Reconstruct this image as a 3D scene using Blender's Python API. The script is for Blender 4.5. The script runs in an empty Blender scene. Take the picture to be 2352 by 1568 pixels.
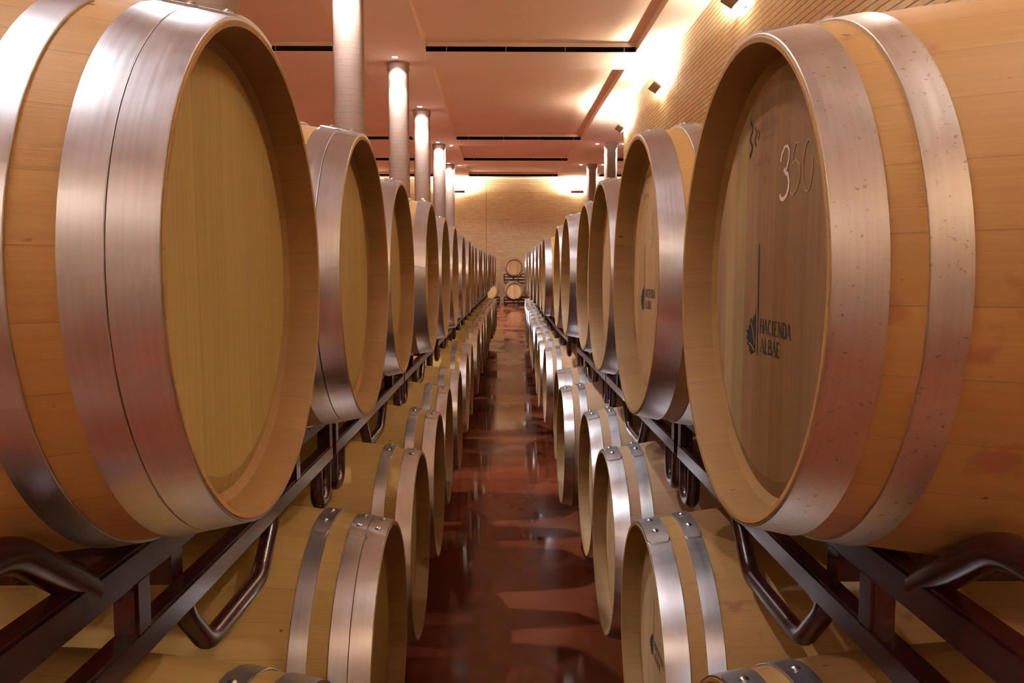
import bpy, bmesh, math, random
from mathutils import Vector, Matrix
random.seed(7)
PI = math.pi
scene = bpy.context.scene
COL = scene.collection

# ------------------------------------------------------------------ materials
def new_mat(name):
    m = bpy.data.materials.new(name); m.use_nodes = True
    nt = m.node_tree
    return m, nt, nt.nodes['Principled BSDF']

class NB:
    """small helper to wire shader nodes"""
    def __init__(s, nt): s.nt = nt
    def n(s, t, **kw):
        o = s.nt.nodes.new(t)
        for k, v in kw.items(): setattr(o, k, v)
        return o
    def put(s, sock, v):
        if hasattr(v, 'is_output') or isinstance(v, bpy.types.NodeSocket): s.nt.links.new(v, sock)
        else: sock.default_value = v
    def math(s, op, a, b=0.0, c=None):
        o = s.n('ShaderNodeMath', operation=op)
        s.put(o.inputs[0], a); s.put(o.inputs[1], b)
        if c is not None: s.put(o.inputs[2], c)
        return o.outputs[0]
    def comb(s, x, y, z):
        o = s.n('ShaderNodeCombineXYZ')
        for i, v in enumerate((x, y, z)): s.put(o.inputs[i], v)
        return o.outputs[0]
    def sep(s, v):
        o = s.n('ShaderNodeSeparateXYZ'); s.put(o.inputs[0], v); return o.outputs
    def noise(s, vec, scale=1.0, detail=3.0, rough=0.55):
        o = s.n('ShaderNodeTexNoise'); s.put(o.inputs['Vector'], vec)
        o.inputs['Scale'].default_value = scale; o.inputs['Detail'].default_value = detail
        o.inputs['Roughness'].default_value = rough
        return o.outputs['Fac']
    def white(s, w):
        o = s.n('ShaderNodeTexWhiteNoise', noise_dimensions='1D'); s.put(o.inputs['W'], w); return o.outputs['Value']
    def ramp(s, f, stops):
        o = s.n('ShaderNodeValToRGB'); s.put(o.inputs[0], f)
        e = o.color_ramp.elements
        e[0].position, e[0].color = stops[0][0], (*stops[0][1], 1)
        e[1].position, e[1].color = stops[-1][0], (*stops[-1][1], 1)
        for p, c in stops[1:-1]:
            q = e.new(p); q.color = (*c, 1)
        return o.outputs[0]
    def mix(s, f, a, b, mode='MIX'):
        o = s.n('ShaderNodeMix', data_type='RGBA', blend_type=mode)
        s.put(o.inputs[0], f)
        s.put(o.inputs[6], a if not isinstance(a, tuple) else (*a, 1))
        s.put(o.inputs[7], b if not isinstance(b, tuple) else (*b, 1))
        return o.outputs[2]
    def maprange(s, v, a, b, c=0.0, d=1.0):
        o = s.n('ShaderNodeMapRange'); s.put(o.inputs[0], v)
        for i, x in enumerate((a, b, c, d)): o.inputs[i + 1].default_value = x
        return o.outputs[0]
    def bump(s, h, strength, dist):
        o = s.n('ShaderNodeBump'); s.put(o.inputs['Height'], h)
        o.inputs['Strength'].default_value = strength; o.inputs['Distance'].default_value = dist
        return o.outputs[0]
    def obj(s): return s.n('ShaderNodeTexCoord').outputs['Object']
    def rand(s): return s.n('ShaderNodeObjectInfo').outputs['Random']

def wood_staves(name, light, dark, stain=0.0):
    m, nt, b = new_mat(name); k = NB(nt)
    x, y, z = k.sep(k.obj()); r = k.rand()
    ang = k.math('ARCTAN2', z, y)
    f = k.math('ADD', k.math('MULTIPLY', ang, 30 / (2 * PI)), k.math('MULTIPLY', r, 17.3))
    idx = k.math('FLOOR', f)
    fr = k.math('FRACT', f)
    v = k.white(k.math('ADD', idx, k.math('MULTIPLY', r, 91.7)))
    g = k.noise(k.comb(k.math('MULTIPLY', x, 5.0), k.math('MULTIPLY', ang, 55.0), k.math('MULTIPLY', r, 60.0)), 1.0, 6.0, 0.65)
    big = k.noise(k.comb(k.math('MULTIPLY', x, 3.0), k.math('MULTIPLY', ang, 4.0), k.math('MULTIPLY', r, 40.0)), 1.0, 2.0)
    t = k.math('ADD', k.math('MULTIPLY', v, 0.34), k.math('ADD', k.math('MULTIPLY', k.maprange(g, .3, .7), 0.34), k.math('MULTIPLY', big, 0.36)))
    c = k.mix(t, light, dark)
    seam = k.math('LESS_THAN', fr, 0.018)
    c = k.mix(k.math('MULTIPLY', seam, 0.35), c, (0.10, 0.045, 0.02))
    sp = k.noise(k.comb(k.math('MULTIPLY', x, 38.0), k.math('MULTIPLY', ang, 16.0), k.math('MULTIPLY', r, 33.0)), 1.0, 1.0)
    c = k.mix(k.maprange(sp, .76, .80, 0, .8), c, (0.09, 0.04, 0.02))
    if stain > 0:
        st = k.noise(k.comb(k.math('MULTIPLY', x, 13.0), k.math('MULTIPLY', ang, 5.0), k.math('MULTIPLY', r, 7.0)), 1.0, 3.0)
        c = k.mix(k.maprange(st, .63, .72, 0, stain), c, (0.22, 0.035, 0.045))
    nt.links.new(c, b.inputs['Base Color'])
    b.inputs['Roughness'].default_value = 0.55
    b.inputs['Specular IOR Level'].default_value = 0.35
    nt.links.new(k.bump(g, 0.25, 0.002), b.inputs['Normal'])
    return m

def wood_head(name, light, dark, width=0.085, var=0.5):
    m, nt, b = new_mat(name); k = NB(nt)
    x, y, z = k.sep(k.obj()); r = k.rand()
    f = k.math('ADD', k.math('MULTIPLY', y, 1 / width), k.math('MULTIPLY', r, 13.0))
    fr = k.math('FRACT', f)
    v = k.white(k.math('ADD', k.math('FLOOR', f), k.math('MULTIPLY', r, 57.0)))
    g = k.noise(k.comb(k.math('MULTIPLY', y, 150.0), k.math('MULTIPLY', z, 4.0), k.math('MULTIPLY', r, 90.0)), 1.0, 5.0, 0.6)
    t = k.math('ADD', k.math('MULTIPLY', v, var), k.math('MULTIPLY', k.maprange(g, .25, .75), 1.0 - var))
    c = k.mix(t, light, dark)
    seam = k.math('LESS_THAN', fr, 0.012)
    c = k.mix(k.math('MULTIPLY', seam, 0.45), c, (0.09, 0.04, 0.015))
    nt.links.new(c, b.inputs['Base Color'])
    b.inputs['Roughness'].default_value = 0.6
    b.inputs['Specular IOR Level'].default_value = 0.3
    nt.links.new(k.bump(g, 0.12, 0.001), b.inputs['Normal'])
    return m

def wood_head_fixed(name):
    """a head of unlike planks, pale at one flank and dark toward the other"""
    m, nt, b = new_mat(name); k = NB(nt)
    x, y, z = k.sep(k.obj())
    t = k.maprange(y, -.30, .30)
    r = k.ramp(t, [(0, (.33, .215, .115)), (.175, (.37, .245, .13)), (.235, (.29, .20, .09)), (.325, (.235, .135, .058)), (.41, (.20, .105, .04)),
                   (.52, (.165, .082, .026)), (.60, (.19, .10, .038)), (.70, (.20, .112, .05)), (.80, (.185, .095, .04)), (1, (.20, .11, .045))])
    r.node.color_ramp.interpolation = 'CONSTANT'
    g = k.noise(k.comb(k.math('MULTIPLY', y, 150.0), k.math('MULTIPLY', z, 4.0), 5.0), 1.0, 5.0, 0.6)
    w = k.noise(k.comb(k.math('MULTIPLY', y, 14.0), k.math('MULTIPLY', z, 1.5), 9.0), 1.0, 3.0)
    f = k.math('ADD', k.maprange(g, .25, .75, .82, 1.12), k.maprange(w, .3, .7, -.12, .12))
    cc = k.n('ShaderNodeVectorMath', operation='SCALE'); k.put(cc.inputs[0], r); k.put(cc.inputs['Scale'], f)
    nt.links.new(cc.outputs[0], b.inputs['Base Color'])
    b.inputs['Roughness'].default_value = 0.6; b.inputs['Specular IOR Level'].default_value = 0.3
    nt.links.new(k.bump(g, 0.12, 0.001), b.inputs['Normal'])
    return m

def hoop_steel(name, base, rough, spots=0.0):
    m, nt, b = new_mat(name); k = NB(nt)
    x, y, z = k.sep(k.obj()); r = k.rand()
    ang = k.math('ARCTAN2', z, y)
    line = k.noise(k.comb(k.math('MULTIPLY', x, 260.0), k.math('MULTIPLY', ang, 2.2), k.math('MULTIPLY', r, 70.0)), 1.0, 3.0)
    blot = k.noise(k.comb(k.math('MULTIPLY', x, 18.0), k.math('MULTIPLY', ang, 7.0), k.math('MULTIPLY', r, 70.0)), 1.0, 4.0, .6)
    c = k.mix(k.maprange(k.math('ADD', k.math('MULTIPLY', line, .5), k.math('MULTIPLY', blot, .5)), .35, .65), tuple(q * .86 for q in base), base)
    if spots > 0:
        sp = k.noise(k.comb(k.math('MULTIPLY', x, 150.0), k.math('MULTIPLY', ang, 55.0), k.math('MULTIPLY', r, 70.0)), 1.0, 2.0)
        c = k.mix(k.maprange(sp, .64, .72, 0, spots), c, (0.14, 0.10, 0.075))
    nt.links.new(c, b.inputs['Base Color'])
    b.inputs['Metallic'].default_value = 1.0
    nt.links.new(k.maprange(k.math('ADD', k.math('MULTIPLY', line, .4), k.math('MULTIPLY', blot, .6)), .3, .7, rough - .03, rough + .06), b.inputs['Roughness'])
    nt.links.new(k.bump(line, 0.03, 0.0004), b.inputs['Normal'])
    return m

def plain(name, col, rough=.5, metal=0.0, nscale=None, namp=.15, emit=None, estr=0.0):
    m, nt, b = new_mat(name); k = NB(nt)
    if nscale:
        nz = k.noise(k.obj(), nscale, 4.0)
        nt.links.new(k.mix(k.maprange(nz, .3, .7), tuple(c * (1 - namp) for c in col), tuple(min(1, c * (1 + namp)) for c in col)), b.inputs['Base Color'])
    else:
        b.inputs['Base Color'].default_value = (*col, 1)
    b.inputs['Roughness'].default_value = rough; b.inputs['Metallic'].default_value = metal
    if emit:
        b.inputs['Emission Color'].default_value = (*emit, 1); b.inputs['Emission Strength'].default_value = estr
    return m

def brick(name, axis):
    """thin buff bricks with deep raked bed joints and nearly flush upright joints"""
    m, nt, b = new_mat(name); k = NB(nt)
    x, y, z = k.sep(k.obj())
    h = y if axis == 'y' else x
    fz = k.math('MULTIPLY', z, 1 / .060)
    row = k.math('FLOOR', fz); rz = k.math('FRACT', fz)
    fh = k.math('ADD', k.math('MULTIPLY', h, 1 / .25), k.math('MULTIPLY', row, .5))
    colm = k.math('FLOOR', fh); rh = k.math('FRACT', fh)
    tone = k.white(k.math('ADD', k.math('MULTIPLY', row, 13.37), k.math('MULTIPLY', colm, 7.713)))
    vec = k.comb(h, z, 0.0)
    nz = k.noise(vec, 9.0, 4.0)
    t = k.math('ADD', k.math('MULTIPLY', tone, .55), k.math('MULTIPLY', k.maprange(nz, .3, .7), .45))
    c = k.mix(t, (0.80, 0.635, 0.40), (0.64, 0.47, 0.26))
    bed = k.maprange(k.math('ABSOLUTE', k.math('SUBTRACT', rz, .5)), .39, .44)
    upr = k.maprange(k.math('ABSOLUTE', k.math('SUBTRACT', rh, .5)), .480, .492)
    c = k.mix(k.math('MULTIPLY', upr, .28), c, (0.36, 0.23, 0.11))
    c = k.mix(k.math('MULTIPLY', bed, .88), c, (0.30, 0.185, 0.08))
    j = 12.16 if axis == 'y' else -0.55
    jf = k.math('LESS_THAN', k.math('ABSOLUTE', k.math('SUBTRACT', h, j)), 0.012)
    c = k.mix(k.math('MULTIPLY', jf, .6), c, (0.2, 0.11, 0.05))
    nt.links.new(c, b.inputs['Base Color'])
    b.inputs['Roughness'].default_value = 0.8
    hgt = k.math('SUBTRACT', k.math('MULTIPLY', nz, .2), k.math('ADD', bed, k.math('MULTIPLY', upr, .25)))
    nt.links.new(k.bump(hgt, 0.9, 0.012), b.inputs['Normal'])
    return m

def floor_mat():
    m, nt, b = new_mat('wet_terracotta_concrete'); k = NB(nt)
    o = k.obj()
    x, y, z = k.sep(o)
    n1 = k.noise(o, 1.3, 5.0, .6); n2 = k.noise(o, 9.0, 4.0); n3 = k.noise(k.comb(k.math('MULTIPLY', x, 1.6), k.math('MULTIPLY', y, .8), 3.0), 1.0, 4.0, .6)
    c = k.mix(k.maprange(k.math('ADD', k.math('MULTIPLY', n1, .7), k.math('MULTIPLY', n2, .3)), .35, .65), (0.28, 0.075, 0.033), (0.20, 0.05, 0.021))
    wet = k.maprange(n3, .44, .52)
    c = k.mix(wet, c, (0.14, 0.034, 0.014))
    nt.links.new(c, b.inputs['Base Color'])
    nt.links.new(k.maprange(k.math('SUBTRACT', 1.0, wet), 0, 1, .06, .24), b.inputs['Roughness'])
    b.inputs['IOR'].default_value = 1.4
    nt.links.new(k.bump(k.math('ADD', k.math('MULTIPLY', wet, -.5), k.math('MULTIPLY', n2, .12)), 0.12, 0.004), b.inputs['Normal'])
    return m

def column_mat():
    m, nt, b = new_mat('banded_plaster'); k = NB(nt)
    o = k.obj(); x, y, z = k.sep(o)
    fr = k.math('FRACT', k.math('ADD', k.math('MULTIPLY', z, 1 / 0.062), k.math('MULTIPLY', k.noise(k.comb(0.0, 0.0, z), 5.0, 2.0), 1.2)))
    ln = k.math('LESS_THAN', fr, 0.10)
    nz = k.noise(o, 7.0, 4.0)
    c = k.mix(k.maprange(nz, .3, .7), (0.31, 0.222, 0.178), (0.275, 0.19, 0.15))
    c = k.mix(k.math('MULTIPLY', ln, .38), c, (0.15, 0.10, 0.075))
    nt.links.new(c, b.inputs['Base Color']); b.inputs['Roughness'].default_value = .7
    nt.links.new(k.bump(k.math('SUBTRACT', 1.0, ln), .3, .003), b.inputs['Normal'])
    return m

M = dict(
    oak=wood_staves('oak_staves', (0.50, 0.30, 0.105), (0.33, 0.172, 0.05)),
    oak_s=wood_staves('oak_staves_wine_stained', (0.45, 0.255, 0.088), (0.32, 0.165, 0.05), 0.45),
    oak_pale=wood_staves('oak_staves_pale', (0.46, 0.29, 0.18), (0.33, 0.195, 0.11)),
    chime=wood_staves('oak_chime_wall', (0.32, 0.18, 0.06), (0.21, 0.11, 0.032)),
    oak_y=wood_staves('oak_staves_yellowish', (0.52, 0.335, 0.11), (0.36, 0.22, 0.06)),
    head_d=wood_head_fixed('oak_head_dark_planks'),
    head=wood_head('oak_head', (0.47, 0.335, 0.105), (0.36, 0.24, 0.064), .085, .35),
    head_r=wood_head('oak_head_mixed_planks', (0.60, 0.40, 0.21), (0.36, 0.20, 0.085), .07, .62),
    steel=hoop_steel('galvanised_hoop', (0.74, 0.77, 0.84), 0.30),
    steel_s=hoop_steel('galvanised_hoop_spotted', (0.74, 0.73, 0.71), 0.33, .5),
    rivet=plain('rivet_steel', (0.62, 0.61, 0.60), .3, 1.0),
    rack=plain('maroon_gloss_paint', (0.032, 0.006, 0.007), .27, 0.0, 25, .25),
    brick_y=brick('buff_brick_side', 'y'), brick_x=brick('buff_brick_end', 'x'),
    ceil=plain('salmon_plaster', (0.88, 0.69, 0.61), .9, 0, 1.2, .03),
    panel=plain('salmon_panel', (0.87, 0.65, 0.53), .9, 0, 1.0, .03),
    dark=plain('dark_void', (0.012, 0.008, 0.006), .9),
    plaster=plain('pale_plaster', (0.82, 0.80, 0.79), .9, 0, 2.0, .02),
    floor=floor_mat(), column=column_mat(),
    lampbody=plain('lamp_grey_brown', (0.33, 0.25, 0.18), .45, .2),
    lampglow=plain('lamp_glow', (1, .95, .8), .5, 0, None, 0, (1.0, 0.89, 0.67), 2050.0),
    lampslot=plain('lamp_slot_glow', (1, .95, .8), .5, 0, None, 0, (1.0, 0.87, 0.62), 80.0),
    fillglow=plain('unseen_fill_glow', (1, .95, .8), .5, 0, None, 0, (1.0, 0.91, 0.76), 5600.0),  # stronger glow for the fill uplighters added out of view
    dlring=plain('downlight_ring', (0.55, 0.45, 0.42), .35, .6),
    dlglow=plain('downlight_glow', (1, 1, 1), .5, 0, None, 0, (1.0, 0.96, 0.95), 60.0),
    burn=plain('burnt_brand', (0.014, 0.007, 0.003), .95),
    chalk=plain('chalk', (0.62, 0.47, 0.40), .95),
    chalk_faint=plain('chalk_faint', (0.33, 0.205, 0.125), .95),
    ink=plain('faded_stamp', (0.16, 0.085, 0.04), .85),
)

# ------------------------------------------------------------------ mesh helpers
def add_box(bm, lo, hi):
    vs = [bm.verts.new((x, y, z)) for x in (lo[0], hi[0]) for y in (lo[1], hi[1]) for z in (lo[2], hi[2])]
    q = [(0, 1, 3, 2), (4, 6, 7, 5), (0, 4, 5, 1), (2, 3, 7, 6), (0, 2, 6, 4), (1, 5, 7, 3)]
    return [bm.faces.new([vs[i] for i in f]) for f in q]

def lathe(bm, prof, n=96, axis='x', closed=False):
    """revolve (u, r) around x (or z)"""
    rings = []
    for u, r in prof:
        if r < 1e-6:
            rings.append([bm.verts.new((u, 0, 0) if axis == 'x' else (0, 0, u))])
        else:
            ring = []
            for i in range(n):
                a = 2 * PI * i / n
                c, s = r * math.cos(a), r * math.sin(a)
                ring.append(bm.verts.new((u, c, s) if axis == 'x' else (c, s, u)))
            rings.append(ring)
    m = len(rings)
    for k in range(m if closed else m - 1):
        A, B = rings[k], rings[(k + 1) % m]
        for i in range(n):
            j = (i + 1) % n
            if len(A) == 1 and len(B) == 1: continue
            if len(A) == 1: bm.faces.new((A[0], B[j], B[i]))
            elif len(B) == 1: bm.faces.new((A[i], A[j], B[0]))
            else: bm.faces.new((A[i], A[j], B[j], B[i]))

def tube(bm, pts, r, seg=14, cap=True):
    pts = [Vector(p) for p in pts]
    rings = []; up = None
    for i, p in enumerate(pts):
        t = (pts[min(i + 1, len(pts) - 1)] - pts[max(i - 1, 0)]).normalized()
        if up is None:
            up = Vector((1, 0, 0)) if abs(t.x) < .9 else Vector((0, 0, 1))
        a = (up - t * up.dot(t)).normalized(); b = t.cross(a); up = a
        rings.append([bm.verts.new(p + (a * math.cos(2 * PI * k / seg) + b * math.sin(2 * PI * k / seg)) * r) for k in range(seg)])
    for A, B in zip(rings, rings[1:]):
        for i in range(seg):
            j = (i + 1) % seg
            bm.faces.new((A[i], A[j], B[j], B[i]))
    if cap:
        bm.faces.new(rings[0][::-1]); bm.faces.new(rings[-1])

def rounded(pts, rad, steps=6):
    """polyline with filleted corners"""
    pts = [Vector(p) for p in pts]; out = [pts[0]]
    for i in range(1, len(pts) - 1):
        p, a, b = pts[i], pts[i - 1], pts[i + 1]
        d = min(rad, (a - p).length * .49, (b - p).length * .49)
        s, e = p + (a - p).normalized() * d, p + (b - p).normalized() * d
        for k in range(steps + 1):
            t = k / steps
            out.append(s.lerp(p, t).lerp(p.lerp(e, t), t))
    out.append(pts[-1])
    return out

def finish(bm, name, mats, smooth=True, angle=35, normals=True):
    if normals: bmesh.ops.recalc_face_normals(bm, faces=bm.faces)
    me = bpy.data.meshes.new(name); bm.to_mesh(me); bm.free()
    for m in (mats if isinstance(mats, (list, tuple)) else [mats]): me.materials.append(m)
    if smooth:
        me.shade_smooth(); me.set_sharp_from_angle(angle=math.radians(angle))
    return me

def link(name, data, parent=None, loc=(0, 0, 0), rot=(0, 0, 0)):
    o = bpy.data.objects.new(name, data); COL.objects.link(o)
    o.location = loc; o.rotation_euler = rot
    if parent: o.parent = parent
    return o

def tag(o, label=None, cat=None, group=None, kind=None):
    if label: o['label'] = label
    if cat: o['category'] = cat
    if group: o['group'] = group
    if kind: o['kind'] = kind
    return o

def thing(name, loc, rot, label, cat, group=None):
    o = bpy.data.objects.new(name, None); COL.objects.link(o)
    o.empty_display_size = .1; o.location = loc; o.rotation_euler = rot
    return tag(o, label, cat, group)

ORD = ['first', 'second', 'third', 'fourth', 'fifth', 'sixth', 'seventh', 'eighth', 'ninth', 'tenth', 'eleventh', 'twelfth',
       'thirteenth', 'fourteenth', 'fifteenth', 'sixteenth', 'seventeenth', 'eighteenth', 'nineteenth', 'twentieth']

# ------------------------------------------------------------------ levels
def dz(y): return -0.0115 * max(min(y, 7.0), -1.0)
def zu(y): return -0.008 + dz(y)            # axis height of the upper tier
def zl(y): return -0.874 + dz(y)            # axis height of the lower tier
def zf(y):                                   # the floor falls slightly to a drain line
    z = -1.414 + dz(y)
    if y > 16.5: z += (min(y, 29.0) - 16.5) / 12.5 * 0.083
    return z
ZC = 3.32
SLOPE = 0.00488
def shift(y): return SLOPE * y + .00105 * max(0.0, y - 6.0) ** 2      # the rows bend very slightly
def yaw(y): return SLOPE + .0021 * max(0.0, y - 6.0)

# ------------------------------------------------------------------ barrel meshes
RB, RH, HL = 0.347, 0.295, 0.475
def rad(u): return RB - (RB - RH) * ((HL - u) / HL) ** 2     # u: distance in from the end
def body_mesh(mat):
    bm = bmesh.new()
    n = 22
    prof = []
    prof += [(-HL + .052, .268), (-HL + .048, .274), (-HL + .044, .2785), (-HL + .012, .2835), (-HL + .001, .2885), (-HL, RH - .001)]
    for i in range(n + 1):
        x = -HL + 2 * HL * i / n
        prof.append((x * (1 if 0 < i < n else .9985), rad(HL - abs(x))))
    prof += [(HL, RH - .001), (HL - .001, .2885), (HL - .012, .2835), (HL - .044, .2785), (HL - .048, .274), (HL - .052, .268)]
    lathe(bm, prof, 96)
    for f in bm.faces:                      # the end-cut wall inside each rim
        c = f.calc_center_median()
        if math.hypot(c.y, c.z) < .2862: f.material_index = 1
    return finish(bm, 'staves', [mat, M['chime']], angle=28)
def head_mesh(mat, sgn):
    bm = bmesh.new()
    d = HL - .045
    prof = [(sgn * (d - .014), .272), (sgn * (d - .009), .2745), (sgn * (d - .004), .262), (sgn * d, .246), (sgn * d, .15), (sgn * d, 0)]
    lathe(bm, prof, 96)
    return finish(bm, 'head', mat, angle=14)
def hoop_mesh(u0, u1, sgn, mat):
    bm = bmesh.new()
    T = .0032
    us = [u0 + (u1 - u0) * i / 4 for i in range(5)]
    outer = [(u, rad(u) + T) for u in us]
    prof = [(u0 + .0004, rad(u0) - .0005), (u0, rad(u0) + T * .7)] + [(us[0] + .0006, outer[0][1])] + outer[1:-1] + [(us[-1] - .0006, outer[-1][1]), (u1, rad(u1) + T * .7), (u1 - .0004, rad(u1) - .0005)]
    prof = [(sgn * (HL - u), r) for u, r in prof]
    lathe(bm, prof, 96)
    # overlapped, riveted end of the strap across the top
    a0, a1 = math.radians(76), math.radians(107)
    grid = []
    for i in range(13):
        a = a0 + (a1 - a0) * i / 12
        row = []
        for j in range(4):
            t = j / 3
            e = .0 if 0 < i < 12 else .12
            u = u0 + (u1 - u0) * (min(max(t, e), 1 - e) * .97 + .015)
            r = rad(u) + T + .0028
            row.append((sgn * (HL - u), r * math.cos(a), r * math.sin(a)))
        grid.append(row)
    V = [[bm.verts.new(p) for p in row] for row in grid]
    for i in range(12):
        for j in range(3): bm.faces.new((V[i][j], V[i + 1][j], V[i + 1][j + 1], V[i][j + 1]))
    W = []
    rim = [(i, 0) for i in range(13)] + [(12, j) for j in range(1, 4)] + [(i, 3) for i in range(11, -1, -1)] + [(0, j) for j in (2, 1)]
    low = {}
    for i, j in rim:
        x, y, z = grid[i][j]; q = math.hypot(y, z); s = (q - .0045) / q
        low[(i, j)] = bm.verts.new((x, y * s, z * s))
    for (p, q) in zip(rim, rim[1:] + rim[:1]):
        bm.faces.new((V[p[0]][p[1]], V[q[0]][q[1]], low[q], low[p]))
    return finish(bm, 'hoop', mat, angle=30)
def rivet_mesh(u, deg, sgn):
    bm = bmesh.new()
    prof = [(0, .0075), (.002, .0072), (.0042, .005), (.0052, .0025), (.0055, 0)]
    lathe(bm, prof, 14, 'z')
    a = math.radians(deg); r = rad(u) + .0055
    n = Vector((0, math.cos(a), math.sin(a)))
    mt = Matrix.Translation((sgn * (HL - u), r * n.y, r * n.z)) @ n.to_track_quat('Z', 'Y').to_matrix().to_4x4()
    bmesh.ops.transform(bm, matrix=mt, verts=bm.verts)
    return finish(bm, 'rivet', M['rivet'])

HOOPS = {'double': [(0.001, .0445), (.0455, .083), (.123, .160)], 'single': [(0.001, .050), (.082, .118)]}
meshes = {}
def cached(key, fn):
    if key not in meshes: meshes[key] = fn()
    return meshes[key]

def make_barrel(pos, rz, style, label, group, wood='oak', head='head', steel='steel', near=False):
    """pos: axis centre. A barrel lies with its axis along local x; its thing stands at the underside."""
    t = thing('wine_barrel', (pos[0], pos[1], pos[2] - RB), (0, 0, rz), label, 'barrel', group)
    up = (0, 0, RB); roll = random.uniform(-.12, .12)
    link('staves', cached(('b', wood), lambda: body_mesh(M[wood])), t, up)
    for s in (1, -1):
        link('head', cached(('h', head, s), lambda: head_mesh(M[head], s)), t, up)
        for hi, (u0, u1) in enumerate(HOOPS[style]):
            h = link('hoop', cached(('o', style, hi, s, steel), lambda: hoop_mesh(u0, u1, s, M[steel])), t, up, (roll * .4, 0, 0))
            if near:
                um = (u0 + u1) / 2
                for dg in (85, 98):
                    link('rivet', cached(('r', um, dg, s), lambda: rivet_mesh(um, dg, s)), h)
    return t

# ------------------------------------------------------------------ stroke lettering on a barrel head
class Marks:
    def __init__(s): s.bm = bmesh.new()
    def poly(s, pts):
        s.bm.faces.new([s.bm.verts.new((0, a, b)) for a, b in pts])
    def stroke(s, pts, w, w2=None):
        P = [Vector((a, b)) for a, b in pts]
        n = len(P); L = []; R = []
        for i, p in enumerate(P):
            d = (P[min(i + 1, n - 1)] - P[max(i - 1, 0)]).normalized()
            q = Vector((-d.y, d.x))
            ww = w if w2 is None else w + (w2 - w) * math.sin(PI * i / (n - 1))
            L.append(p + q * ww / 2); R.append(p - q * ww / 2)
        for i in range(n - 1):
            s.poly([tuple(L[i]), tuple(R[i]), tuple(R[i + 1]), tuple(L[i + 1])])
    def done(s, name, mat, parent, sgn_x, lift=.0006):
        me = finish(s.bm, name, mat, smooth=False, normals=False)
        return link(name, me, parent, (sgn_x * (HL - .045) + lift, 0, RB))

def arc(cx, cy, rx, ry, a0, a1, n=14):
    return [(cx + rx * math.cos(math.radians(a0 + (a1 - a0) * i / n)), cy + ry * math.sin(math.radians(a0 + (a1 - a0) * i / n))) for i in range(n + 1)]

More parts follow.
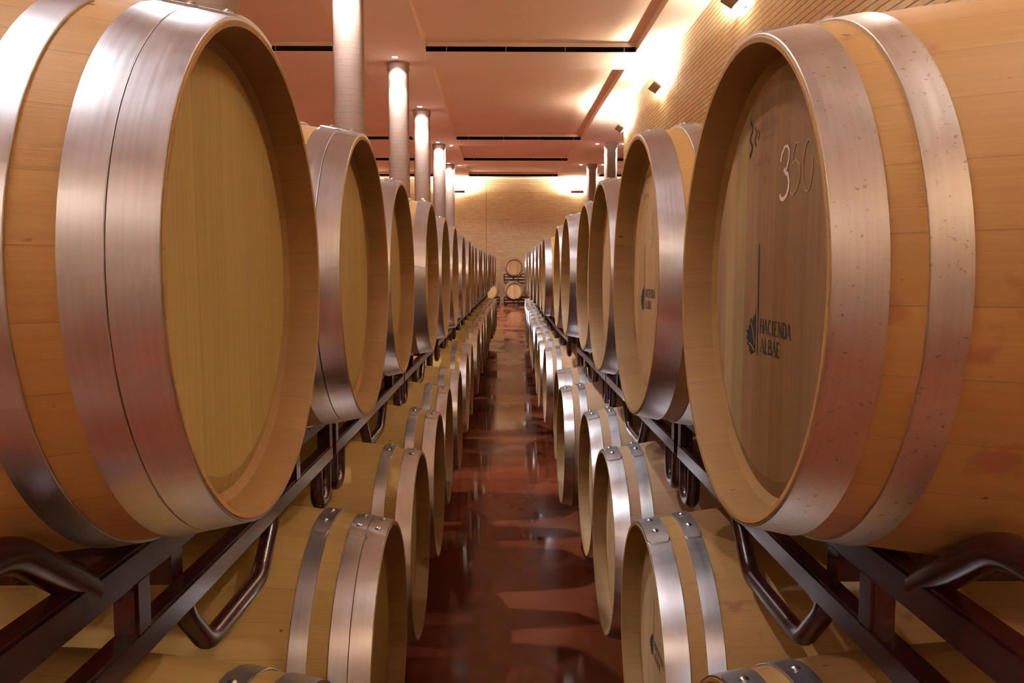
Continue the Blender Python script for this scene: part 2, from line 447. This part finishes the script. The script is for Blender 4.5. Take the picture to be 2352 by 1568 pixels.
def letters(mk, text, x, y, w, h, gap=.18, thick=.16):
    """condensed roman capitals from strokes: thick stems, thin hairlines, small serifs"""
    T, t = w * thick * 1.35, w * thick * .7
    for ch in text:
        X = lambda f: x + f * w
        Y = lambda f: y + f * h
        def serif(fx, fy): mk.stroke([(X(fx) - w * .16, Y(fy)), (X(fx) + w * .16, Y(fy))], h * .05)
        if ch == ' ': x += w * .7; continue
        if ch == 'H':
            for f in (.12, .88): mk.stroke([(X(f), Y(0)), (X(f), Y(1))], T); serif(f, .02); serif(f, .98)
            mk.stroke([(X(.12), Y(.5)), (X(.88), Y(.5))], h * .06)
        elif ch == 'A':
            mk.stroke([(X(.02), Y(0)), (X(.48), Y(1))], t); mk.stroke([(X(.46), Y(1)), (X(.98), Y(0))], T)
            mk.stroke([(X(.2), Y(.33)), (X(.8), Y(.33))], h * .05); serif(.04, .02); serif(.96, .02)
        elif ch == 'C':
            mk.stroke(arc(X(.56), Y(.5), w * .46, h * .49, 50, 310), t, T * 1.1)
            mk.stroke([(X(.88), Y(.72)), (X(.88), Y(.95))], t)
        elif ch == 'I':
            mk.stroke([(X(.25), Y(0)), (X(.25), Y(1))], T); serif(.25, .02); serif(.25, .98)
            x -= w * .5
        elif ch == 'E':
            mk.stroke([(X(.15), Y(0)), (X(.15), Y(1))], T)
            for f, l in ((.02, .85), (.5, .7), (.98, .82)): mk.stroke([(X(.05), Y(f)), (X(l), Y(f))], h * .055)
            for f in (.08, .92): mk.stroke([(X(.83), Y(f - .07)), (X(.83), Y(f + .07))], t)
        elif ch == 'N':
            mk.stroke([(X(.1), Y(0)), (X(.1), Y(1))], t); mk.stroke([(X(.9), Y(0)), (X(.9), Y(1))], t)
            mk.stroke([(X(.08), Y(1)), (X(.9), Y(0))], T); serif(.1, .02); serif(.1, .98); serif(.9, .98)
        elif ch == 'D':
            mk.stroke([(X(.15), Y(0)), (X(.15), Y(1))], T)
            mk.stroke([(X(.05), Y(.98)), (X(.4), Y(.98))] + arc(X(.4), Y(.5), w * .52, h * .48, 88, -88) + [(X(.4), Y(.02)), (X(.05), Y(.02))], t * .9, T * 1.15)
        elif ch == 'L':
            mk.stroke([(X(.2), Y(0)), (X(.2), Y(1))], T); serif(.2, .98)
            mk.stroke([(X(.05), Y(.02)), (X(.85), Y(.02))], h * .055); mk.stroke([(X(.84), Y(0)), (X(.84), Y(.18))], t)
        elif ch == 'B':
            mk.stroke([(X(.15), Y(0)), (X(.15), Y(1))], T)
            mk.stroke([(X(.05), Y(.98))] + arc(X(.42), Y(.75), w * .38, h * .23, 90, -90) + [(X(.15), Y(.52))], t, T)
            mk.stroke([(X(.15), Y(.5))] + arc(X(.42), Y(.26), w * .46, h * .24, 90, -90) + [(X(.05), Y(.02))], t, T)
        elif ch == 'R':
            mk.stroke([(X(.15), Y(0)), (X(.15), Y(1))], T)
            mk.stroke([(X(.05), Y(.98))] + arc(X(.42), Y(.74), w * .38, h * .24, 90, -90) + [(X(.15), Y(.5))], t, T)
            mk.stroke([(X(.45), Y(.5)), (X(.95), Y(0))], T)
        elif ch == 'T':
            mk.stroke([(X(.5), Y(0)), (X(.5), Y(1))], T); mk.stroke([(X(.02), Y(.97)), (X(.98), Y(.97))], h * .07); serif(.5, .02)
        elif ch == 'O':
            mk.stroke(arc(X(.5), Y(.5), w * .45, h * .48, 0, 360, 22), T)
        elif ch == '0':
            mk.stroke(arc(X(.5), Y(.5), w * .36, h * .48, 0, 360, 20), t)
        elif ch == '4':
            mk.stroke([(X(.7), Y(0)), (X(.7), Y(1)), (X(.08), Y(.3)), (X(.95), Y(.3))], t)
        elif ch == '-':
            mk.stroke([(X(.2), Y(.45)), (X(.8), Y(.45))], h * .08)
        x += w * (1 + gap)

def brand(parent, dx=0.0, dy=0.0, sc=1.0):
    """burnt leaf, stem line and two lines of lettering, seen from the aisle"""
    def P(s, t): return (dx + s * sc, dy + t * sc)
    mk = Marks()
    half = [(-.049, -.030), (-.052, -.043), (-.058, -.040), (-.062, -.050), (-.067, -.046), (-.071, -.047), (-.073, -.056), (-.080, -.057), (-.077, -.062), (-.089, -.064), (-.082, -.069), (-.087, -.074), (-.080, -.077), (-.084, -.083), (-.075, -.084), (-.074, -.092), (-.066, -.090), (-.068, -.096), (-.057, -.091), (-.049, -.090)]
    cx, cy = -.055, -.066
    for a, b in zip(half, half[1:]): mk.poly([P(cx, cy), P(*b), P(*a)])
    mk.poly([P(cx, cy), P(*half[0]), P(*half[-1])])
    mk.done('leaf_brand', M['burn'], parent, 1)
    mk = Marks()
    mk.stroke([P(-.0435, .053), P(-.0415, -.02), P(-.0395, -.093)], .0026 * sc)
    mk.done('brand_line', M['burn'], parent, 1)
    mk = Marks()
    letters(mk, 'HACIENDA', dx - .030 * sc, dy - .0625 * sc, .0128 * sc, .0185 * sc)
    letters(mk, 'ALBAE', dx - .026 * sc, dy - .0875 * sc, .0128 * sc, .0185 * sc)
    mk.done('brand_lettering', M['burn'], parent, 1)
    # vein lines left pale across the leaf
    mk = Marks()
    mk.stroke([P(-.066, -.052), P(-.056, -.068), P(-.050, -.080)], .0014 * sc)
    mk.stroke([P(-.074, -.080), P(-.062, -.083), P(-.052, -.089)], .0014 * sc)
    mk.done('leaf_vein', M['head_r'], parent, 1, .0009)

def cooper_mark(parent, dx=0.0, dy=0.0):
    mk = Marks()
    def wav(x0, y0, h, amp, n):
        return [(x0 + amp * (1 - math.cos(2 * PI * n * i / 24)) / 2 + .0, y0 - h * i / 24) for i in range(25)]
    mk.stroke(wav(-.094 + dx, .221 + dy, .05, .009, 2.0), .004)
    mk.stroke(wav(-.074 + dx, .209 + dy, .027, .007, 1.5), .0036)
    mk.stroke([(-.060 + dx, .203 + dy), (-.055 + dx, .197 + dy), (-.060 + dx, .190 + dy)], .003)
    mk.done('cooper_mark', M['burn'], parent, 1)
    mk = Marks()
    letters(mk, 'TONELERIA', -.046 + dx, .197 + dy, .0060, .0105)
    for q in range(6): mk.stroke([(-.040 + dx + q * .008, .187 + dy), (-.036 + dx + q * .008, .189 + dy)], .0022)
    mk.done('stamp_lettering', M['ink'], parent, 1)
    mk = Marks()
    for q, (u, v) in enumerate(((-.060, .155), (-.052, .160), (-.040, .160), (-.024, .163), (-.014, .158))): mk.stroke(arc(u + dx, v + dy, .0028, .0045, 20 * q, 300 + 20 * q, 8), .0022)
    mk.stroke(arc(-.028 + dx, .135 + dy, .003, .0035, 0, 360, 10), .003)
    mk.done('stamp_code', M['ink'], parent, 1)

def chalk_number(parent, dx=0.0, dy=0.0, sc=1.0, digits=3):
    def S(mk, pts, w): mk.stroke([(dx + a * sc, dy + b * sc) for a, b in pts], w * sc)
    mk = Marks()
    S(mk, [(.030, .150), (.034, .159), (.042, .166), (.052, .166), (.058, .160), (.058, .150), (.052, .141), (.046, .137)], .0036)
    S(mk, [(.042, .140), (.047, .136), (.056, .132), (.060, .124), (.059, .115), (.052, .107), (.042, .104), (.033, .106), (.031, .111)], .0052)
    mk.done('chalk_number', M['chalk'], parent, 1)
    mk = Marks()
    S(mk, [(.092, .164), (.078, .165), (.070, .150), (.070, .143), (.080, .146), (.092, .140), (.095, .126), (.088, .113), (.074, .107), (.066, .110)], .0024)
    if digits > 2:
        S(mk, arc(.118, .135, .014, .028, 60, 380, 22), .0022)
    mk.done('chalk_number', M['chalk_faint'], parent, 1)

# ------------------------------------------------------------------ racks
RX = 0.29
def rail_box(y0, y1, x, z0, z1, w=.034):
    bm = bmesh.new(); add_box(bm, (x - w / 2, y0, z0), (x + w / 2, y1, z1))
    bmesh.ops.bevel(bm, geom=list(bm.edges), offset=.004, segments=2, affect='EDGES')
    return bm
HALF = .745
def rack_meshes(base):
    """a two-barrel rack; local z = 0 is the axis of the barrels it carries, y runs along the row"""
    lowz = -.540 if base else -.600
    out = []
    for sx in (-1, 1):
        X = sx * RX
        out.append(('upper_rail', finish(rail_box(-HALF, HALF, X, -.383, -.338), 'upper_rail', M['rack'])))
        out.append(('lower_rail', finish(rail_box(-HALF, HALF, X, -.487, -.447), 'lower_rail', M['rack'])))
        for y in (-HALF + .022, -.385, .385, HALF - .022):
            bm = bmesh.new(); add_box(bm, (X - .0165, y - .02, -.449), (X + .0165, y + .02, -.381))
            bmesh.ops.bevel(bm, geom=[e for e in bm.edges if abs(e.verts[0].co.z - e.verts[1].co.z) > .01], offset=.004, segments=2, affect='EDGES')
            out.append(('post', finish(bm, 'post', M['rack'])))
        r = .0165
        # saddles reaching down between the barrels below
        bm = bmesh.new(); tube(bm, rounded([(X, -.235, -.46), (X, -.222, -.50), (X, -.138, lowz + r), (X, .138, lowz + r), (X, .222, -.50), (X, .235, -.46)], .03), r)
        out.append(('foot_tube', finish(bm, 'foot_tube', M['rack'])))
        for s in (-1, 1):
            bm = bmesh.new(); tube(bm, rounded([(X, s * .615, -.46), (X, s * .622, lowz + r), (X, s * .715, lowz + r), (X, s * .718, -.46)], .045), r)
            out.append(('foot_tube', finish(bm, 'foot_tube', M['rack'])))
            # humps that part the barrels carried above
            bm = bmesh.new(); tube(bm, rounded([(X, s * .490, -.355), (X, s * .630, -.257), (X, s * (HALF - .018), -.257), (X, s * (HALF - .017), -.345)], .035), r * 1.15)
            out.append(('chock_tube', finish(bm, 'chock_tube', M['rack'])))
        bm = bmesh.new(); tube(bm, rounded([(X, -.170, -.355), (X, -.06, -.252), (X, .06, -.252), (X, .170, -.355)], .05), r * 1.15)
        out.append(('chock_tube', finish(bm, 'chock_tube', M['rack'])))
    for y in (-.2, .2):
        bm = bmesh.new(); add_box(bm, (-RX + .018, y - .02, -.455), (RX - .018, y + .02, -.41))
        out.append(('cross_bar', finish(bm, 'cross_bar', M['rack'])))
    return out
RACKS = {False: rack_meshes(False), True: rack_meshes(True)}
def make_rack(pos, rz, base, label, group, tilt=0.0):
    lowz = -.540 if base else -.600
    t = thing('barrel_rack', (pos[0], pos[1], pos[2] + lowz), (tilt, 0, rz), label, 'rack', group)
    for n, me in RACKS[base]: link(n, me, t, (0, 0, -lowz))
    return t

# ------------------------------------------------------------------ the two rows
N = 20
SIDE = {'L': ('column-side', -1), 'R': ('wall-side', 1)}
# measured positions along the aisle and head offsets for the first barrels, regular beyond
UY = {'L': [1.0, 1.73, 2.53, 3.26, 4.05, 4.785], 'R': [1.006, 1.725, 2.53, 3.26, 4.04, 4.77]}
LY = {'L': [1.02, 1.79, 2.545, 3.30, 4.06, 4.80], 'R': [1.02, 1.77, 2.557, 3.285, 4.05, 4.79]}
for s in 'LR':
    for A in (UY[s], LY[s]):
        k = 0
        while len(A) < N:
            step = .80 if k % 2 == 0 else .728
            if k == 0: step += .36 if s == 'L' else .68       # a free bay in the row
            if k == 2 and s == 'L': step += .33
            A.append(A[-1] + step); k += 1
UX = {'L': [-.001, .004, -.020, .006, .003, .006, -.004, .010], 'R': [-.011, -.026, -.006, .018, .004, .008, .002, .01]}
LX = {'L': [0, .009, 0, -.001, -.012, .002], 'R': [.0, -.002, .008, .022, -.028, .0]}
UZ = {'L': [.008, .004, 0, .0, -.004, 0], 'R': [-.004, .006, .003, 0, .006, 0]}
X0 = {('L', 'U'): -.2971, ('R', 'U'): .3019, ('L', 'D'): -.2728, ('R', 'D'): .3149}
DOUBLE = {('L', 'U'): {0, 1, 6}, ('R', 'U'): {4, 9}, ('L', 'D'): {1, 7}, ('R', 'D'): {5}}
barrels = {}
for side in 'LR':
    nm, sg = SIDE[side]
    for tier in 'UD':
        Y = UY[side] if tier == 'U' else LY[side]
        DX = UX[side] if tier == 'U' else LX[side]
        for i, y in enumerate(Y):
            dx = DX[i] if i < len(DX) else random.uniform(-.014, .014)
            dzz = UZ[side][i] if tier == 'U' and i < 6 else 0.0
            rz = (-yaw(y)) if side == 'L' else (PI - yaw(y))
            hx = X0[(side, tier)] + shift(y) + dx
            z = (zu(y) if tier == 'U' else zl(y)) + dzz
            style = 'double' if i in DOUBLE[(side, tier)] else 'single'
            desc = 'with two abutting end hoops' if style == 'double' else 'with one broad end hoop'
            if side == 'R' and tier == 'U' and i == 0: desc = 'with chalk number and leaf brand'
            if side == 'R' and tier == 'U' and i == 1: desc = 'with faint chalk and leaf brand'
            if side == 'R' and tier == 'D' and i == 1: desc = 'with wine stained staves'
            if side == 'L' and tier == 'U' and i == 0: desc = 'with plain yellowish head'
            label = 'oak barrel %s, %s in %s tier of %s row' % (desc, ORD[i], 'upper' if tier == 'U' else 'lower', nm)
            wood = 'oak'
            if side == 'R': wood = 'oak_s' if i in (0,) or (tier == 'D' and i in (1, 8)) else ('oak_pale' if tier == 'D' else 'oak')
            if side == 'L' and tier == 'D': wood = 'oak_y'
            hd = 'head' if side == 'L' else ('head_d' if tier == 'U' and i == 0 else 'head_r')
            steel = 'steel_s' if (side, tier, i) in {('R', 'U', 0), ('R', 'U', 7)} else 'steel'
            t = make_barrel((hx + sg * HL, y, z), rz, style, label, 'barrels in the %s row' % nm, wood,
                            hd, steel, near=i < 5)
            barrels[(side, tier, i)] = t
    for k in range(N // 2):
        c = (UY[side][2 * k] + UY[side][2 * k + 1] + LY[side][2 * k] + LY[side][2 * k + 1]) / 4
        xx = X0[(side, 'U')] + shift(c) + sg * HL
        tl = -.0115 if c < 7 else 0
        make_rack((xx, c, zu(c)), -yaw(c), False, 'maroon steel rack between the tiers of the %s row, %s along' % (nm, ORD[k]), 'racks between the tiers', tl)
        cl = (LY[side][2 * k] + LY[side][2 * k + 1]) / 2
        xl = X0[(side, 'D')] + shift(cl) + sg * HL
        make_rack((xl, cl, zl(cl)), -yaw(cl), True, 'maroon steel rack standing on the floor under the %s row, %s along' % (nm, ORD[k]), 'racks on the floor', tl)

b = barrels[('R', 'U', 0)]; brand(b); cooper_mark(b); chalk_number(b)
b = barrels[('R', 'U', 1)]; brand(b, -.052, .016); cooper_mark(b, -.052, .02); chalk_number(b, -.078, -.03, 1.0, 2)
b = barrels[('R', 'D', 1)]; brand(b, -.02, .05)

# stack against the end wall: heads face down the aisle
yb = 29.0
for cx, what in ((-.41, 'beside the end of the column-side row'), (.49, 'facing straight down the aisle'), (1.22, 'beside the end of the wall-side row')):
    for zz, tier in ((-.021, 'upper'), (-.871, 'lower')):
        if tier == 'upper' and cx != .49: continue
        make_barrel((cx, yb + HL, zz), -PI / 2, 'single', 'small distant %s barrel against the end wall, %s' % (tier, what), 'barrels against the end wall', 'oak_pale', 'head_r', 'steel')
for cx, what in ((-.775, 'toward the column-side row'), (.855, 'toward the wall-side row')):
    if cx > 0: make_rack((cx, yb + HL, -.021), PI / 2, False, 'distant maroon rack between stacked barrels at the end wall, %s' % what, 'racks at the end wall')
    make_rack((cx, yb + HL, -.871), PI / 2, True, 'distant maroon rack on the floor at the end wall, %s' % what, 'racks at the end wall')

# ------------------------------------------------------------------ the room
XL, XR, YB, YF, XE = -9.0, 2.65, -5.5, 30.8, 9.0
def struct(name, bm, mats, smooth=False):
    o = link(name, finish(bm, name, mats, smooth=smooth)); o['kind'] = 'structure'; return o
bm = bmesh.new()
ys = [YB, -1, 0, 1, 2, 3, 4, 5, 6, 7, 12, 16.5, 20, 23, 26, 29, YF]
rows_ = []
for y in ys: rows_.append([bm.verts.new((x, y, zf(y))) for x in (XL, XE)] + [bm.verts.new((x, y, zf(y) - .3)) for x in (XL, XE)])
for A, B in zip(rows_, rows_[1:]):
    bm.faces.new((A[0], A[1], B[1], B[0])); bm.faces.new((A[2], B[2], B[3], A[3]))
    bm.faces.new((A[0], B[0], B[2], A[2])); bm.faces.new((A[1], A[3], B[3], B[1]))
bm.faces.new((rows_[0][0], rows_[0][2], rows_[0][3], rows_[0][1])); bm.faces.new((rows_[-1][0], rows_[-1][1], rows_[-1][3], rows_[-1][2]))
struct('floor', bm, M['floor'])
def wall(name, lo, hi, mat):
    bm = bmesh.new(); add_box(bm, lo, hi); return struct(name, bm, mat)
wall('wall_right', (XR, YB, -1.65), (XR + .3, 17.42, ZC + .3), M['brick_y'])
wall('wall_far', (XL, YF, -1.65), (XE, YF + .3, ZC + .3), M['brick_x'])
wall('wall_left', (XL - .3, YB, -1.65), (XL, YF, ZC + .3), M['brick_y'])
wall('wall_back', (XL, YB - .3, -1.65), (XR, YB, ZC + .3), M['plaster'])
wall('wall_side', (XE, 17.1, -1.65), (XE + .3, YF, ZC + .3), M['brick_y'])
wall('wall_return', (XR + .3, 16.8, -1.65), (XE, 17.1, ZC + .3), M['brick_x'])

# ceiling with recessed panels
RD = .14                  # recess depth
SL = .078                 # open slot at each end of a recess
coffers = []
for x0, x1 in ((-8.6, -6.98), (-5.85, -2.28), (-1.155, 2.11)):
    for y0, y1 in ((-4.6, 4.1), (5.15, 12.74), (13.83, 21.36), (22.40, 25.5), (26.93, 29.88)):
        coffers.append((x0, x1, y0, y1))
for y0, y1 in ((18.4, 21.36), (22.4, 25.5), (26.93, 29.88)): coffers.append((3.62, 7.9, y0, y1))
xs = sorted({XL, XE} | {c[0] for c in coffers} | {c[1] for c in coffers})
yl = sorted({YB, YF} | {c[2] for c in coffers} | {c[3] for c in coffers})
bm = bmesh.new()
def quad(pts, mi=0):
    f = bm.faces.new([bm.verts.new(p) for p in pts]); f.material_index = mi; return f
for xa, xb_ in zip(xs, xs[1:]):
    for ya, yb_ in zip(yl, yl[1:]):
        mx, my = (xa + xb_) / 2, (ya + yb_) / 2
        if any(c[0] < mx < c[1] and c[2] < my < c[3] for c in coffers): continue
        quad([(xa, ya, ZC), (xa, yb_, ZC), (xb_, yb_, ZC), (xb_, ya, ZC)])
for x0, x1, y0, y1 in coffers:
    for x in (x0, x1): quad([(x, y0, ZC), (x, y1, ZC), (x, y1, ZC + RD), (x, y0, ZC + RD)])
    for y, d in ((y0, -1), (y1, 1)):
        quad([(x0, y, ZC + SL), (x1, y, ZC + SL), (x1, y, ZC + RD), (x0, y, ZC + RD)])
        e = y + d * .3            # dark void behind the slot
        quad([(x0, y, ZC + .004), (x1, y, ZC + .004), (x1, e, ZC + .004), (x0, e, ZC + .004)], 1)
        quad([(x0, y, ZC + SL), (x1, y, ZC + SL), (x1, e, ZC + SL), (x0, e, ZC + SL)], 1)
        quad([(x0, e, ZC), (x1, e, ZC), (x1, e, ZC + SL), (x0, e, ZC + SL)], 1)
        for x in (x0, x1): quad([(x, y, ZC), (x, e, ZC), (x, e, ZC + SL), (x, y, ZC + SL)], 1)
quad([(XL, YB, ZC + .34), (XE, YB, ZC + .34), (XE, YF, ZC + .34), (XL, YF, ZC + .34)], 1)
me = finish(bm, 'ceiling', [M['ceil'], M['dark']], smooth=False, normals=False)
ceiling = link('ceiling', me); ceiling['kind'] = 'structure'
for x0, x1, y0, y1 in coffers:
    bm = bmesh.new(); add_box(bm, (x0, y0, ZC + RD), (x1, y1, ZC + RD + .05))
    link('recessed_panel', finish(bm, 'recessed_panel', M['panel'], smooth=False), ceiling)
bm = bmesh.new(); tube(bm, [(0, 0, ZC), (0, 0, ZC + SL)], .007, 8)
hang = finish(bm, 'hanger_rod', plain('hanger_zinc', (.5, .42, .36), .4, .6))
for x0, x1, y0, y1 in coffers:
    if x1 < -6 : continue
    for k in range(4): link('hanger_rod', hang, ceiling, (x0 + .32 + (x1 - x0 - .5) * k / 3, y1 + .02, 0))

# ------------------------------------------------------------------ columns and their downlights
CX = -1.68
CYS = [.40, 4.75, 9.10, 13.48, 17.43, 22.22, 26.58]
bm = bmesh.new()
prof = [(0, .172), (1.2, .172), (2.6, .172), (4.0, .172), (4.62, .172), (4.70, .172), (4.72, .185), (4.83, .185)]
lathe(bm, prof, 64, 'z')
colme = finish(bm, 'column', M['column'])
bm = bmesh.new(); lathe(bm, [(0, .034), (.012, .034), (.022, .024), (.026, 0)], 20, 'z')
bmesh.ops.rotate(bm, matrix=Matrix.Rotation(PI / 2, 3, 'X'), verts=bm.verts)
dome = finish(bm, 'sensor_dome', M['ceil'])
def add_column(x, y, label, sensor=False):
    z0 = zf(y) - .005
    bmz = (ZC - z0) / 4.83
    o = link('column', colme, None, (x, y, z0)); o.scale = (1, 1, bmz)
    tag(o, label, 'column', 'columns', 'thing')
    if sensor: link('sensor_dome', dome, o, (0.02, -.172, (1.42 - z0) / bmz))
    return o
bm = bmesh.new()
lathe(bm, [(-.001, .045), (-.006, .046), (-.008, .054), (-.006, .062), (0, .064)], 32, 'z'); ringme = finish(bm, 'trim_ring', M['dlring'])
bm = bmesh.new(); lathe(bm, [(-.0035, .046), (-.0035, 0)], 32, 'z'); lensme = finish(bm, 'lens', M['dlglow'])
def downlight(x, y, label, power):
    t = thing('downlight', (x, y, ZC), (0, 0, 0), label, 'ceiling light', 'downlights round the columns')
    link('trim_ring', ringme, t); link('lens', lensme, t)
    for pw, sz, bl in ((power, 92, .45), (power * .22, 146, .25)):      # beam and spill of the reflector
        L = bpy.data.lights.new('downlight_lamp', 'SPOT'); L.energy = pw; L.color = (1.0, .96, .95)
        L.spot_size = math.radians(sz); L.spot_blend = bl; L.shadow_soft_size = .03
        link('downlight_lamp', L, t, (0, 0, -.045))
PW = 175
for i, y in enumerate(CYS):
    add_column(CX, y, 'round pale banded column, %s in the line behind the column-side barrels' % ORD[i], i == 4)
    downlight(CX, y - .42, 'recessed round downlight in front of the %s column behind the barrels' % ORD[i], PW * (.35 if i == 0 else 1))
    downlight(CX, y + .42, 'recessed round downlight behind the %s column behind the barrels' % ORD[i], PW * (.35 if i == 0 else 1))
    if i >= 5: downlight(CX + .33, y + .12, 'recessed round downlight on the aisle flank of the %s column behind the barrels' % ORD[i], PW)
for i, y in enumerate((21.95, 26.4)):
    add_column(2.99, y, 'pinkish round column beyond the brick wall, %s of two' % ORD[i])
    for d, w in ((-.36, 'aisle'), (.36, 'outer')):
        downlight(2.99 + d, y + .05, 'recessed round downlight on the %s flank of the %s column beyond the wall' % (w, ORD[i]), PW)

for i, y in enumerate((.4, 4.75)):
    downlight(2.36, y, 'recessed round downlight in the ceiling strip along the brick wall, %s of two' % ORD[i], PW * .38)

# ------------------------------------------------------------------ wall uplighters
def uplight_parts(glow):
    """a tilted tray on an arm; local x points out from the wall, z up, tray .5 long in y"""
    out = []
    rot = Matrix.Rotation(math.radians(-32), 3, 'Y')
    c = Vector((.145, 0, .035))
    bm = bmesh.new(); add_box(bm, (-.075, -.25, -.02), (.075, .25, .014))
    bmesh.ops.bevel(bm, geom=list(bm.edges), offset=.004, segments=2, affect='EDGES')
    bmesh.ops.rotate(bm, matrix=rot, verts=bm.verts); bmesh.ops.translate(bm, vec=c, verts=bm.verts)
    out.append(('lamp_tray', finish(bm, 'lamp_tray', M['lampbody'])))
    bm = bmesh.new(); add_box(bm, (-.062, -.235, .0145), (.062, .235, .0185))
    bmesh.ops.rotate(bm, matrix=rot, verts=bm.verts); bmesh.ops.translate(bm, vec=c, verts=bm.verts)
    out.append(('lamp_lens', finish(bm, 'lamp_lens', glow)))
    bm = bmesh.new(); add_box(bm, (-.0785, -.19, -.012), (-.0755, .19, .008))
    bmesh.ops.rotate(bm, matrix=rot, verts=bm.verts); bmesh.ops.translate(bm, vec=c, verts=bm.verts)
    out.append(('lamp_slot', finish(bm, 'lamp_slot', M['lampslot'])))
    bm = bmesh.new(); tube(bm, rounded([(0.005, 0, -.03), (.06, 0, -.03), (.12, 0, .012)], .03), .012, 10)
    add_box(bm, (0, -.04, -.075), (.012, .04, .015))
    out.append(('wall_arm', finish(bm, 'wall_arm', M['lampbody'])))
    return out
UP = uplight_parts(M['lampglow']); UP_FILL = uplight_parts(M['fillglow'])
def uplight(loc, rz, label, parts=UP):
    t = thing('wall_uplight', loc, (0, 0, rz), label, 'wall lamp', 'wall uplighters')
    for n, me in parts: link(n, me, t)
for i, y in enumerate((-3.9, .45, 4.75, 8.85, 13.2, 17.05)):
    uplight((XR, y, 2.86), PI, 'tilted tray uplighter on the side brick wall, %s along' % ORD[i])
for i, x in enumerate((-6.1, -1.6, 2.92, 7.2)):
    uplight((x, YF, 2.80), -PI / 2, 'tilted tray uplighter on the end brick wall, %s along' % ORD[i])
for i, y in enumerate((-2.0, 2.4, 6.8, 11.2, 15.6, 20.0, 24.4, 28.8)):
    uplight((XL, y, 2.80), 0, 'added fill uplighter on the far flank wall beyond the columns, %s along' % ORD[i], UP_FILL)  # added out of view as ambient fill for ceiling and barrel heads
for i, x in enumerate((-7.0, -2.0)):
    uplight((x, YB, 2.80), PI / 2, 'added fill uplighter on the plaster wall behind the viewpoint, %s along' % ORD[i], UP_FILL)  # added out of view to brighten the end of the room mirrored in the hoops

# ------------------------------------------------------------------ camera, world, view
w = bpy.data.worlds.new('World'); scene.world = w; w.use_nodes = True
w.node_tree.nodes['Background'].inputs[0].default_value = (1.0, .75, .6, 1)
w.node_tree.nodes['Background'].inputs[1].default_value = 0.0
cam = bpy.data.cameras.new('camera'); cam.lens = 28.0; cam.sensor_width = 36.0; cam.clip_start = .02
co = bpy.data.objects.new('camera', cam); COL.objects.link(co)
co.location = (0, 0, 0); co.rotation_euler = (math.radians(90 - 5.371), 0, -math.radians(.814))
scene.camera = co
vs = scene.view_settings
vs.view_transform = 'Standard'; vs.look = 'None'; vs.exposure = 0.95; vs.gamma = 1.0; vs.use_curve_mapping = False
scene.cycles.max_bounces = 8; scene.cycles.diffuse_bounces = 5; scene.cycles.glossy_bounces = 4
scene.cycles.sample_clamp_indirect = 8.0
